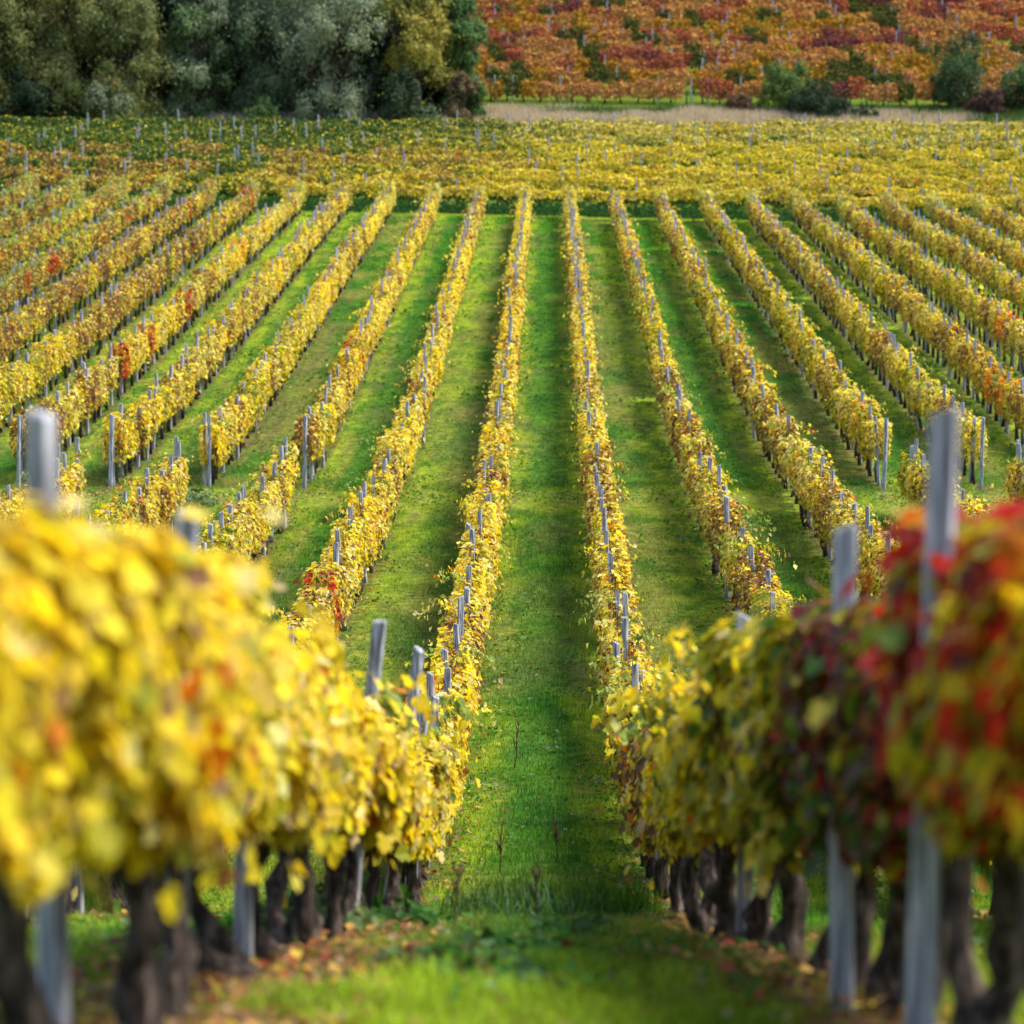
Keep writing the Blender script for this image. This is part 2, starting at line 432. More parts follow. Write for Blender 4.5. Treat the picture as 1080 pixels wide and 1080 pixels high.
def trunk_parts(rng, thick=1.0, sides=7, near=False, gz=lambda y: 0.0):
    parts = []
    n = 9 if near else 6
    hgt = .74 + .1 * rng.random()
    t = np.linspace(0, 1, n)
    bx, by = rng.normal(0, .09), rng.normal(0, .20)
    px = bx * np.sin(np.pi * t) + rng.normal(0, .016, n); py = by * (1 - t) * 1.2 + .05 * np.sin(4 * t + rng.random() * 6) + rng.normal(0, .012, n)
    pz = -.06 + (hgt + .06) * t
    rad = thick * (.050 * (1 - t) ** 1.5 + .030) * (1 + .28 * rng.normal(0, 1, n).clip(-1, 1))
    rad[0] *= 1.3; rad[-1] *= 1.3
    parts.append(tube_arrays(np.stack([px, py, pz], 1), rad, sides + (3 if near else 0), .22, rng))
    for s in (-1, 1):
        yy = np.linspace(0, s * .46, 5)
        z = hgt - .03 + np.array([0, .06, .08, .07, .06]) + np.array([gz(v) for v in yy])
        parts.append(tube_arrays(np.stack([px[-1] + rng.normal(0, .012, 5), py[-1] + yy, z], 1), thick * np.linspace(.024, .011, 5), 5, .15, rng))
    for c in range(4 if near else 2):
        y0 = rng.uniform(-.45, .45)
        zz = np.linspace(hgt, rng.uniform(1.35, 1.62), 5)
        parts.append(tube_arrays(np.stack([px[-1] * .5 + np.cumsum(rng.normal(0, .025, 5)), y0 + np.cumsum(rng.normal(0, .03, 5)), zz + gz(y0)], 1),
                                 np.linspace(.007, .004, 5), 4, 0, rng))
    return parts

ORD1 = "zeroth first second third fourth fifth sixth seventh eighth ninth tenth eleventh twelfth thirteenth fourteenth fifteenth sixteenth seventeenth eighteenth nineteenth".split()
TENS = {2: "twent", 3: "thirt", 4: "fort", 5: "fift", 6: "sixt"}
def ordinal(n):
    if n < 20: return ORD1[n]
    t, u = divmod(n, 10)
    return TENS[t] + ("ieth" if u == 0 else "y-" + ORD1[u])
def row_name(k):
    n = int(abs(k) + .5)
    return f"{ordinal(n)} row {'left' if k < 0 else 'right'} of central grass strip"

# red and orange vines of the photograph, by where they stand in the picture
SPECIAL = [(152, 357, 'red'), (122, 380, 'red'), (187, 312, 'red'), (393, 388, 'red'), (265, 217, 'red'), (250, 247, 'orange'), (340, 655, 'red'),
           (60, 285, 'red'), (14, 283, 'red'), (52, 292, 'red'), (187, 213, 'red'), (131, 318, 'brown'), (135, 455, 'maroon'), (918, 247, 'red'), (262, 280, 'orange'),
           (1062, 395, 'orange'), (1072, 410, 'orange'), (505, 262, 'red'), (645, 280, 'orange'), (100, 240, 'red'), (845, 270, 'brown'), (1060, 345, 'orange'),
           (128, 224, 'red'), (310, 420, 'brown'), (160, 400, 'brown'), (330, 300, 'orange')]
def vine_kind(k, d, rng):
    if k == -.5 and d < 27:
        if d < 5.8: return 'amber'
        if d < 7.3: return rng.choice(['amber', 'yellow'])
        return 'yellow' if d < 21 else rng.choice(['yellow', 'pale'])
    if k == .5 and d < 26:
        if d < 6.6: return 'mixed'
        if d < 8.3: return 'red'
        if d < 10.0: return 'maroon'
        if d < 12.2: return 'green'
        return rng.choice(['olive', 'yellow', 'green', 'yellow']) if d < 19.5 else 'brown'
    q = fbm(n2, d * .12 + k * 5.3, k * 3.7 + 11)
    x = k * S
    if k < -6 and d > 78: return rng.choice(['brown', 'brown', 'brown', 'gold', 'maroon', 'green'], p=[.3, .25, .2, .12, .05, .08])
    br = .44 if k < 0 else .53
    if d > 112: br += .05
    if q > 1.02 - br: return rng.choice(['brown', 'brown', 'gold', 'pale'])
    if k > 1:
        return rng.choice(['gold', 'pale', 'green', 'olive', 'brown'], p=[.22, .22, .2, .16, .2])
    return rng.choice(['yellow', 'pale', 'gold', 'olive', 'brown'], p=[.36, .3, .18, .08, .08])

rv = np.random.default_rng(77)
VINES = []
for k in np.arange(-14.5, 14.0, 1.0):
    y = 5.35 if k == -.5 else 6.3 if k == .5 else 3.6 + rv.random() * .5
    while y < ROW_END:
        if not (PATH0 - .3 < y < PATH1 + .3 and (k < -2 or k > 3)):
            x = X0 + k * S + rv.normal(0, .03) + (.21 * (1 - float(smooth01(8.5, 12, y))) if k == .5 else 0)
            z = float(ground_z(x, y))
            px, py, dep = project(x, y, z + 1.1)
            m = .95 * F / dep
            inside = (-m < px < 1080 + m) and (-60 < py - .8 * F / dep and py - .6 * F / dep < 1095)
            near_right = (px < 1080 + 4.0 * F / dep) and px > -m
            VINES.append(dict(k=float(k), y=y, x=x, z=z, px=px, py=py, dep=dep, inside=inside, cast=near_right, kind=None, miss=rv.random() < .012 and y > 30))
        y += (.74 if y < 15 else 1.08) * (1 + rv.normal(0, .06))
for v in VINES:
    v['kind'] = str(vine_kind(v['k'], v['y'], rv))
for (ax, ay, kd) in SPECIAL:
    cand = [v for v in VINES if v['inside'] and v['y'] > 27]
    b = min(cand, key=lambda v: (v['px'] - ax) ** 2 + (v['py'] - ay) ** 2)
    b['kind'] = kd
# ordinals
for k in sorted({v['k'] for v in VINES}):
    row = [v for v in VINES if v['k'] == k]
    up = [v for v in row if v['y'] > PATH1]; dn = [v for v in row if v['y'] < PATH0][::-1]
    for n, v in enumerate(up, 1): v['place'] = f"{ordinal(n)} above the cross path" if n < 69 else ""
    for n, v in enumerate(dn, 1): v['place'] = f"{ordinal(n)} below the cross path" if n < 69 else ""
    for n, v in enumerate([v for v in row if PATH0 <= v['y'] <= PATH1], 1): v['place'] = f"{ordinal(n)} on the cross path"
    vis = [v for v in row if v['inside']]
    for n, v in enumerate(vis, 1):
        if v['y'] < 27: v['place'] = f"{ordinal(n)} from the near end"
shown = sorted([v for v in VINES if v['inside'] and not v['miss']], key=lambda v: v['y'])
single = shown[:300]
ids = {id(v) for v in single}

def vine_leaves(v, rng, template, n, size, base=(0, 0, 0)):
    """leaves of one plant, in coordinates relative to base"""
    half = .60
    zt = 1.50 if v['y'] < 110 else 1.36
    if v['y'] > 129.5: zt = 1.62
    zb = .60
    hw = .225 if v['y'] > 15 else .28
    if v['y'] < 18: zt, zb = ((1.32 if v['y'] < 6.8 else 1.48) if v['k'] == .5 else 1.33 if v['y'] < 7 else 1.44), .72
    if v['y'] < 11 and v['k'] == .5: hw = .22
    if 13 < v['y'] < 27 and v['k'] == -.5: zt = 1.33
    p, nr, tp, zr = hedge_points(n, v['y'] - half, v['y'] + half, rng, zt=zt + .04 * rng.normal(), zb=zb, hw=hw, seed=v['k'] * 1.7 + 60)
    c = pick_colors(v['kind'], n, rng, zr)
    if v['y'] > 128: 
        g = rng.random(n) < .35; c[g] = np.array([.30, .34, .12]) * (.7 + .6 * rng.random(g.sum()))[:, None]
    q = rng.random(n)
    # arching shoots that escape the wires
    for q in range(0 if v['y'] < 13 else rng.integers(0, 3) + (2 if v['k'] < -8 and v['y'] > 85 else 0)):
        m = min(n // 40, 34)
        i0 = rng.integers(0, n - m)
        t = np.sort(rng.random(m)); sd = rng.choice([-1.0, 1.0]); L = rng.uniform(.25, .6); y0 = v['y'] + rng.uniform(-.5, .5)
        p[i0:i0 + m, 0] = sd * (.08 + L * t ** 1.3) + rng.normal(0, .03, m)
        p[i0:i0 + m, 1] = y0 + rng.normal(0, .25) * t + rng.normal(0, .03, m)
        p[i0:i0 + m, 2] = zt - .1 + rng.uniform(.15, .35) * np.sin(t * 2.6) - .25 * L * t ** 2 + rng.normal(0, .03, m)
        if rng.random() < .4 or v['k'] < -8: c[i0:i0 + m] = np.array([.24, .30, .07]) * (.7 + .6 * rng.random(m))[:, None]
    w = p.copy(); w[:, 0] += v['x']
    w[:, 2] += ground_z(np.full(n, v['x']), p[:, 1])
    w -= np.array(base)
    return leaf_arrays(w, nr, tp, size * (.55 + .75 * rng.random(n)), c, template)

for v in single:
    d = v['y']
    near = d < 20
    rng = np.random.default_rng(int(d * 1000) + int(v['k'] * 10) + 5000)
    base = (v['x'], v['y'], v['z'])
    root = link("grapevine", None, loc=base)
    root.empty_display_size = .2
    tag(root, f"{KINDS[v['kind']][0]} grapevine, {v['place']}, {row_name(v['k'])}", "grapevine", "grapevines in the rows running up the slope")
    gzf = lambda yy, b=base: float(ground_z(b[0], b[1] + yy)) - b[2]
    tk = merged("trunk", trunk_parts(rng, .95 if near else 1.0, 7, near, gzf), M_BARK)
    link("trunk", tk, root)
    if d < 12: n, s, tpl = 2700, .077, VINE
    elif d < 30: n, s, tpl = 1600, .092, VINE
    else: n, s, tpl = 1300, .088, KITE
    n = int(n * rng.uniform(.72, 1.12))
    fm = leaf_mesh("foliage", [vine_leaves(v, rng, tpl, n, s, base)], M_LEAF)
    link("foliage", fm, root)

rest, rest_tr = [], []
rng = np.random.default_rng(99)
for v in VINES:
    if id(v) in ids or v['miss'] or not v['cast'] or v['y'] < 4: continue
    n, s = (700, .11) if v['y'] < 95 else (480, .13)
    rest.append(vine_leaves(v, rng, KITE, n, s))
    z = v['z']
    h = .72
    lx = rng.normal(0, .05); ly = rng.normal(0, .12)
    rest_tr.append(tube_arrays([(v['x'], v['y'] + ly, z - .05), (v['x'] + lx, v['y'] + ly * .5, z + .35), (v['x'], v['y'], z + .85)], [.06, .045, .04], 5, .2, rng))
rm = bpy.data.objects.new("grapevines", None)
COL.link(rm); tag(rm, None, None, kind="stuff")
o = link("foliage", leaf_mesh("foliage", rest, M_LEAF), rm); o["kind"] = "stuff"
o = link("trunks", merged("trunks", rest_tr, M_BARK), rm); o["kind"] = "stuff"

# ------------------------------------------------------------------ posts
def post_arrays(h, w=.075, d=.06, rng=R, lean=(0, 0), tw=0.0):
    zs = [-.25, .3, .8, 1.3, h - .015, h]
    ring = []
    cut = rng.uniform(-.02, .02)
    for i, z in enumerate(zs):
        a = tw * z
        hw, hd = w / 2 * (1 - .03 * z), d / 2 * (1 - .03 * z)
        if i == len(zs) - 1: hw -= .006; hd -= .006
        ch = .007
        pts = [(-hw + ch, -hd), (hw - ch, -hd), (hw, -hd + ch), (hw, hd - ch), (hw - ch, hd), (-hw + ch, hd), (-hw, hd - ch), (-hw, -hd + ch)]
        jx, jy = rng.normal(0, .003, 2)
        for (px, py) in pts:
            q = (px * math.cos(a) - py * math.sin(a), px * math.sin(a) + py * math.cos(a))
            zz = z + (cut * px / hw if i >= len(zs) - 2 else 0)
            ring.append((q[0] + jx + lean[0] * z, q[1] + jy + lean[1] * z, zz))
    v = np.array(ring); n = len(zs); lo, cn = [], []
    for i in range(n - 1):
        for j in range(8):
            k2 = (j + 1) % 8
            lo += [i * 8 + j, i * 8 + k2, (i + 1) * 8 + k2, (i + 1) * 8 + j]; cn.append(4)
    lo += [(n - 1) * 8 + j for j in range(8)]; cn.append(8)
    return v, np.array(cn, np.int32), np.array(lo), np.full((len(v), 3), .3)
POSTS = []
fixed = {-.5: [(7.2, -.09, .0), (9.3, -.47, .03), (11.4, -.90, .02), (15.8, -1.49, .10), (19.6, -2.06, .13), (22.6, -2.85, .08), (23.3, -2.95, .05)],
         .5: [(7.16, -.09, .03), (9.03, -.52, .0), (13.6, -1.25, .0), (20.5, -2.55, .02)]}     # distance, top above the eye, lean
fixed = {k: [(y, zt - float(ground_z(X0 + k * S, y)), ln) for (y, zt, ln) in v] for k, v in fixed.items()}
rp = np.random.default_rng(31)
for k in np.arange(-14.5, 12.0, 1.0):
    k = float(k)
    lst = list(fixed.get(k, []))
    y = 24.0 + rp.random() * 1.0 if k in fixed else 4 + rp.random() * 2
    while y < ROW_END:
        if not (PATH0 < y < PATH1): lst.append((y, 1.70 + rp.normal(0, .09) if y < 120 else 1.55 + rp.normal(0, .08), rp.normal(0, .03)))
        y += 1.95 * (1 + rp.normal(0, .22))
    for side in ((PATH0 - .1, PATH1 + .1) if (k < -2 or k > 3) else ()):
        lst.append((side, 1.72, rp.normal(0, .02)))
    lst.sort()
    for (y, h, ln) in lst:
        x = X0 + k * S + rp.normal(0, .05 if y > 24 else .004) - (.17 if k == -.5 and y < 7.5 else .125 if k == -.5 and y < 12 else 0); z = float(ground_z(x, y))
        px, py, dep = project(x, y, z + h)
        if 0 - 12 < px < 1092 and py < 1085: POSTS.append(dict(k=k, x=x, y=y, z=z, h=h, ln=ln, dep=dep))
for k in sorted({p['k'] for p in POSTS}):
    row = [p for p in POSTS if p['k'] == k]
    for n, p in enumerate([p for p in row if p['y'] > PATH1], 1): p['place'] = f"{ordinal(n)} above the cross path"
    for n, p in enumerate([p for p in row if p['y'] < PATH0][::-1], 1): p['place'] = f"{ordinal(n)} below the cross path"
    for n, p in enumerate(row, 1):
        if p['y'] < 27: p['place'] = f"{ordinal(n)} from the near end"
POSTS.sort(key=lambda p: p['y'])
far_parts = []
for n, p in enumerate(POSTS):
    rng = np.random.default_rng(900 + n)
    w_ = .082 if p['y'] < 27 else .075 + .02 * rng.random()
    arr = post_arrays(p['h'], w_, w_ * .75, rng, (p['ln'], rng.normal(0, .02)), rng.normal(0, .1))
    if n < 300:
        o = link("post", merged("post", [arr], M_POST, False), None, (p['x'], p['y'], p['z']))
        o.rotation_euler.z = rng.normal(-.25, .15)
        tag(o, f"grey weathered wooden post, {p['place']}, {row_name(p['k'])}", "post", "wooden posts along the vine rows")
    else:
        v, c, l, t = arr
        far_parts.append((v + np.array([p['x'], p['y'], p['z']]), c, l, t))
tag(link("posts", merged("posts", far_parts, M_POST, False)), None, None, kind="stuff")

# ------------------------------------------------------------------ the yellow block beyond the headland
rb = np.random.default_rng(8)
parts, tparts, pparts = [], [], []
for i in range(9):
    y0 = 145.2 + 2.65 * i
    xa, xb = -.225 * y0 - 3, .195 * y0 + 5
    dens = 620 if i == 0 else (420 if i < 4 else 300)
    n = int((xb - xa) * dens)
    p, nr, tp, zr = hedge_points(n, xa, xb, rb, zt=1.35, zb=.5, hw=.27, seed=i * 2.3 + 5)
    X, Y = p[:, 1].copy(), y0 + p[:, 0] + .35 * (n1(p[:, 1] * .1, i) - .5)
    w = np.stack([X, Y, p[:, 2] + .5 * (n3(X * .55, i * 3.3) - .5) * zr + ground_z(X, Y)], 1)
    nr = nr[:, [1, 0, 2]]; tp = tp[:, [1, 0, 2]]
    plant = np.floor(X / 1.1)
    t = smooth01(-24, 4, X + 20 * (fbm(n1, X * .15, Y * .2) - .5) - (i - 3) * 1.8) * .93 + .02      # 0 green left .. 1 yellow right
    q = fbm(n2, plant * .37 + i * 3.1, i * 1.7)
    kinds = np.where(rb.random(n) < t, np.where(q > .64, 2, 0), np.where((i < 5) & (q > .45), 3, 1))
    c = np.zeros((n, 3))
    for kk, nm in enumerate(['yellow' if i < 6 else 'pale', 'green', 'gold', 'brown']):
        s = kinds == kk
        c[s] = pick_colors(nm, s.sum(), rb, zr[s])
    c *= (.72 + .55 * fbm(n4, plant * .3, i * 2.7))[:, None]
    g = kinds == 1
    c[g] = np.where((rb.random(g.sum()) < .75)[:, None], np.array([.05, .105, .03]) * (.7 + .7 * rb.random(g.sum()))[:, None], c[g])
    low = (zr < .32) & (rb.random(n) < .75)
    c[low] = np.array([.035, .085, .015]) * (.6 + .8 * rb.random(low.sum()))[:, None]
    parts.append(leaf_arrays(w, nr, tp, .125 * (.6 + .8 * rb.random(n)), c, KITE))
    for x in np.arange(xa, xb, 1.1):
        if i > 4: break
        z = float(ground_z(x, y0))
        tparts.append(tube_arrays([(x, y0, z - .05), (x + rb.normal(0, .06), y0, z + .4), (x, y0, z + .9)], [.06, .045, .03], 5, .2, rb))
    for x in np.arange(math.ceil(xa / 1.75) * 1.75, xb, 1.75):
        if rb.random() < .62: continue
        x += rb.normal(0, .3) + .1 * i; z = float(ground_z(x, y0))
        v, c2, l, t2 = post_arrays(1.85 + rb.normal(0, .13), .10, .07, rb, (rb.normal(0, .03), 0))
        pparts.append((v + np.array([x, y0 + .05, z]), c2, l, t2))
blk = bpy.data.objects.new("yellow_vineyard_block", None); COL.link(blk); tag(blk, None, None, kind="stuff")
for nm, me in (("foliage", leaf_mesh("foliage", parts, M_FARLEAF)), ("trunks", merged("trunks", tparts, M_BARK)), ("posts", merged("posts", pparts, M_POST, False))):
    o = link(nm, me, blk); o["kind"] = "stuff"

# rank growth on the bank in front of the block
n = 60000
x = rb.uniform(-36, 34, n); y = rb.uniform(140.3, 144.9, n)
hgt = (.25 + .55 * fbm(n1, x * .5, y * .5)) * (.6 + .4 * smooth01(141, 144, y))
brn = smooth01(8, 24, x) * (1 - smooth01(142.4, 143.2, y))
kp = rb.random(n) > brn * .75
x, y, hgt = x[kp], y[kp], hgt[kp]; n = len(x)
w = np.stack([x, y, ground_z(x, y) + hgt * rb.random(n)], 1)
nr = np.stack([rb.normal(0, .5, n), -.7 + rb.normal(0, .4, n), .7 + rb.normal(0, .3, n)], 1)
c = lerp(C3(.012, .04, .01), C3(.035, .09, .02), rb.random(n))
tag(link("bank_undergrowth", leaf_mesh("bank_undergrowth", [leaf_arrays(w, nr, rb.normal(0, 1, (n, 3)), .2 * (.5 + rb.random(n)), c, LANCE)], M_GRASS)), None, None, kind="stuff")

# dry grass belt below the hill
n = 70000
x = rb.uniform(-30, 48, n); y = rb.uniform(172.6, 179.4, n)
hh = .35 + .75 * fbm(n1, x * .4, y * .4) * rb.random(n)
d = rb.random(n) * np.pi
wv = np.stack([np.cos(d), np.sin(d), 0 * d], 1) * .035
p = np.stack([x, y, ground_z(x, y) - .02], 1)
tp = p + np.stack([rb.normal(0, .22, n), rb.normal(0, .22, n), np.ones(n)], 1) * hh[:, None]
c = lerp(C3(.52, .44, .37), C3(.38, .30, .24), rb.random(n))
gq = fbm(n2, x * .25, y * .35) - .10 + .3 * smooth01(176.6, 179.3, y) + .35 * smooth01(18, 26, x)
gg = rb.random(n) < smooth01(.45, .75, gq)
c[gg] = C3(.07, .12, .03) * (.6 + .8 * rb.random(gg.sum()))[:, None]
tag(link("dry_grass", leaf_mesh("dry_grass", [(np.stack([p - wv, p + wv, tp], 1).reshape(-1, 3), np.full(n, 3, np.int32), np.arange(3 * n), np.repeat(c, 3, 0))], M_GRASS)), None, None, kind="stuff")

# ------------------------------------------------------------------ the orange hillside
rh = np.random.default_rng(12)
parts, tparts, pparts = [], [], []
TILT = -.05
for i in range(22):
    y0 = 176.0 + 3.0 * i
    xa, xb = -32, 62
    n = int((xb - xa) * (260 if i < 10 else 220))
    p, nr, tp, zr = hedge_points(n, xa, xb, rh, zt=1.6, zb=.5, hw=.4, seed=i * 3.7 + 2)
    X = p[:, 1]; yl = y0 + TILT * (X - 10)
    Y = yl + p[:, 0]
    plant = np.floor(X / 1.15 + i * .37)
    ph = n1(plant * .73 + 3.3, i * 1.9 + 17)
    keep = (yl > 180.5) & (n2(plant * 1.31, i * 2.7) > .10)
    w = np.stack([X, Y, p[:, 2] * (.75 + .5 * ph) + ground_z(X, Y)], 1)
    nr = nr[:, [1, 0, 2]]; tp = tp[:, [1, 0, 2]]
    q = .62 * fbm(n3, X * .045 + 3, (yl - 181) * .2) + .38 * n4(plant * .61, i * .9) + .10 * smooth01(184, 222, yl) + .06 * smooth01(-5, 40, X) - .03
    kinds = np.select([q < .31, q < .43, q < .59, q < .69], [4, 1, 0, 2], 3)
    low_green = n1(plant * .9 + 50, i * .7) > .76
    kinds = np.where(low_green, 4, kinds)
    c = np.zeros((n, 3))
    HP = [[(.60, .27, .08), (.64, .35, .09), (.48, .20, .07), (.28, .15, .08)],  # distance haze put into the leaf colours: a little lighter and less saturated
          [(.58, .30, .03), (.5, .2, .02), (.3, .25, .03), (.2, .09, .03)],
          [(.48, .13, .06), (.36, .08, .06), (.52, .21, .06), (.20, .08, .06)],
          [(.22, .06, .065), (.28, .07, .07), (.17, .07, .06), (.34, .13, .07)],
          [(.05, .09, .02), (.09, .12, .025), (.16, .14, .03), (.2, .08, .03)]]
    for kk, pal in enumerate(HP):
        s = kinds == kk
        c[s] = np.array(pal)[rh.choice(4, s.sum(), p=[.4, .28, .2, .12])] * (.45 + .55 * rh.random(s.sum()))[:, None]
    s = keep & (np.abs((X / 1.15 + i * .37) % 1 - .5) < .38 + .2 * ph)
    parts.append(leaf_arrays(w[s], nr[s], tp[s], (.19 if i < 10 else .21) * (.6 + .8 * rh.random(s.sum())), c[s], KITE))
    for x in np.arange(xa + rh.random(), xb, 1.15 if i < 8 else 4.5):
        yy = y0 + TILT * (x - 10)
        if yy < 180.5 or x < -8: continue
        z = float(ground_z(x, yy))
        if i < 8: tparts.append(tube_arrays([(x, yy, z - .05), (x + rh.normal(0, .08), yy, z + .5), (x, yy, z + 1)], [.07, .05, .035], 4, .2, rh))
        if rh.random() < (.28 if i < 8 else .8):
            v, c2, l, t2 = post_arrays(1.85 + rh.normal(0, .12), .11, .09, rh, (rh.normal(0, .03), 0))
            pparts.append((v + np.array([x + .3, yy - .1, z]), c2, l, t2))
blk = bpy.data.objects.new("hillside_vineyard", None); COL.link(blk); tag(blk, None, None, kind="stuff")
for nm, me in (("foliage", leaf_mesh("foliage", parts, M_FARLEAF)), ("trunks", merged("trunks", tparts, M_BARK)), ("posts", merged("posts", pparts, M_POST, False))):
    o = link(nm, me, blk); o["kind"] = "stuff"

# ------------------------------------------------------------------ trees and bushes
def at_pixel(px, d):
    """x of a picture column at distance d"""
    return (px - 579) / F * d
def make_tree(name, label, cat, px, d, h, rad, pal, rng, base=.0, nclump=230, per=340, leaf=.25, tpl=LANCE, trunk=.22, droop=.5, group=None, squash=1.0):
    d = 144.5 + .5 * (d - 144.5); h *= .86; rad *= .86; base *= .86; leaf *= .86
    x = at_pixel(px, d); z = float(ground_z(x, d))
    root = link(name, None, loc=(x, d, z)); tag(root, label, cat, group)
    # limbs
    parts = []
    top = np.array([rng.normal(0, rad * .1), 0, h * .8])
    if trunk > .05:
        for s in range(rng.integers(2, 4)):
            a = rng.random() * 6.28
            tipx, tipy = math.cos(a) * rad * .45, math.sin(a) * rad * .45
            t = np.linspace(0, 1, 7)
            parts.append(tube_arrays(np.stack([tipx * t ** 1.6 + rng.normal(0, .05, 7), tipy * t ** 1.6, -.1 + (h * rng.uniform(.65, .85)) * t], 1), trunk * (1 - t * .85), 7, .12, rng))
    cl = []
    nl = max(5, nclump // 14)
    lobes = []
    for q in range(nl):
        a = rng.random() * 6.28 if q else 0
        zz = (q + .5) / nl * .92 if q < nl - 2 else .55 + .4 * rng.random()
        env = math.sin(math.pi * min(1, .24 + .70 * zz)) ** .5
        r = rad * env * rng.uniform(.2, .72)
        lobes.append((math.cos(a) * r, math.sin(a) * r * squash, base + (h - base) * zz * .86, rad * rng.uniform(.42, .62), rng.choice(len(pal))))
    while len(cl) < nclump:
        lx, ly, lz, lr, hue = lobes[rng.integers(nl)]
        v = rng.normal(0, 1, 3); v /= np.linalg.norm(v)
        if v[2] < -.35: continue
        rr = lr * rng.uniform(.7, 1.05)
        cl.append((lx + v[0] * rr, ly + v[1] * rr, max(lz + v[2] * rr, .15), lr * rng.uniform(.22, .46), hue))
    P, Nn, T, C, Sz = [], [], [], [], []
    pal = np.array(pal)
    for (cx, cy, cz, cr, hue) in cl:
        n = int(per * rng.uniform(.6, 1.4))
        v = unit(rng.normal(0, 1, (n, 3))) * (cr * np.abs(rng.normal(0, .75, (n, 1))))
        v[:, 2] *= 1.15
        v[:, 2] -= droop * (v[:, 0] ** 2 + v[:, 1] ** 2) / max(cr, .1) * .6
        p = np.array([cx, cy, cz]) + v
        p[:, 2] = np.maximum(p[:, 2], .05)
        out = unit(p - np.array([0, 0, h * .45]))
        P.append(p); Nn.append(out * .5 + unit(v) * .6 + rng.normal(0, .5, (n, 3)))
        T.append(np.stack([rng.normal(0, .6, n), rng.normal(0, .6, n), -droop * 1.6 + rng.normal(0, .5, n)], 1))
        mix = np.where(rng.random(n) < .6, hue, rng.choice(len(pal), n))
        C.append(pal[mix] * (.82 + .36 * rng.random(n))[:, None] * rng.uniform(.85, 1.15))
        Sz.append(leaf * (.5 + rng.random(n)))
        if trunk > .05 and rng.random() < .5:
            parts.append(tube_arrays(np.array([[cx * .2, cy * .2, cz * .55], [cx * .6, cy * .6, cz * .8], [cx, cy, cz]]), [trunk * .35, trunk * .22, .02], 5, .1, rng))
    if parts: link("trunk", merged("trunk", parts, M_TREEBARK), root)
    m = leaf_mesh("crown", [leaf_arrays(np.concatenate(P), np.concatenate(Nn), np.concatenate(T), np.concatenate(Sz), np.concatenate(C), tpl)], M_TREELEAF)
    link("crown", m, root)
    return root
rt = np.random.default_rng(4)
OLIVE = [(0.153, 0.177, 0.056), (0.202, 0.21, 0.073), (0.121, 0.153, 0.053), (0.25, 0.218, 0.064)]
SILVER = [(0.21, 0.25, 0.151), (0.266, 0.306, 0.199), (0.161, 0.202, 0.123), (0.226, 0.258, 0.137)]
BLUEG = [(0.093, 0.132, 0.07), (0.129, 0.172, 0.094), (0.072, 0.107, 0.054)]
DARK = [(0.024, 0.04, 0.017), (0.036, 0.057, 0.024), (0.024, 0.048, 0.024)]
GREEN = [(0.091, 0.164, 0.045), (0.127, 0.2, 0.064), (0.073, 0.127, 0.045)]
YELL = [(0.478, 0.426, 0.083), (0.208, 0.208, 0.046), (0.354, 0.281, 0.052), (0.146, 0.177, 0.052)]
RUST = [(0.156, 0.107, 0.058), (0.195, 0.137, 0.068), (0.117, 0.098, 0.049)]
G = "trees at the edge of the orange hill"
TREES = [
    ("willow_tree", "big olive green willow at the end of the tree belt, cut by the picture's edge", -10, 202, 13, 4.6, OLIVE, dict()),
    ("willow_tree", "broad olive green tree with yellowish inner branches, second from the picture's edge", 62, 203, 14, 4.4, OLIVE, dict()),
    ("willow_tree", "olive willow with a rounded bright crown beside the slim green tree", 142, 201, 12.5, 3.8, OLIVE, dict()),
    ("willow_tree", "slim grey-green tree between the olive willow and the dark tree", 214, 203, 12, 2.8, GREEN + SILVER, dict()),
    ("willow_tree", "dark grey-green tree in the middle of the tree belt, beside the large silvery willow", 278, 204, 13.5, 3.7, BLUEG, dict()),
    ("willow_tree", "large silvery grey willow, the palest of the tree belt", 352, 201, 13, 4.3, SILVER, dict()),
    ("willow_tree", "yellowing willow with a golden crown beside the silvery willow", 440, 202, 12.5, 3.0, YELL, dict(base=3.5)),
    ("tree", "slim green tree at the end of the tree belt beside the orange hill", 486, 205, 13, 1.9, GREEN, dict()),
    ("shrub", "pale silvery bush in front of the olive willows", 118, 196.5, 5.0, 1.9, [(.17, .2, .11), (.2, .23, .12)], dict(trunk=.08, nclump=90, per=200)),
    ("shrub", "dark green bush under the yellowing willow", 428, 198, 5.2, 2.3, DARK + BLUEG, dict(trunk=.08, nclump=90, per=200)),
    ("shrub", "low green bush between the dark tree and the silvery willow", 272, 196.5, 2.8, 1.5, GREEN, dict(trunk=.08, nclump=70, per=170)),
    ("shrub", "reddish brown twiggy bush at the end of the tree belt", 488, 199, 4.4, 1.4, RUST, dict(trunk=.08, nclump=80, per=150)),
    ("shrub", "dark low bush at the foot of the big olive willow", 30, 198, 4.5, 2.6, DARK, dict(trunk=.08, nclump=80, per=200)),
]
for (nm, lb, px, d, h, r, pal, kw) in TREES:
    make_tree(nm, lb, "tree" if "tree" in nm else "bush", px, d, h, r, pal, rt, group=None, **kw)
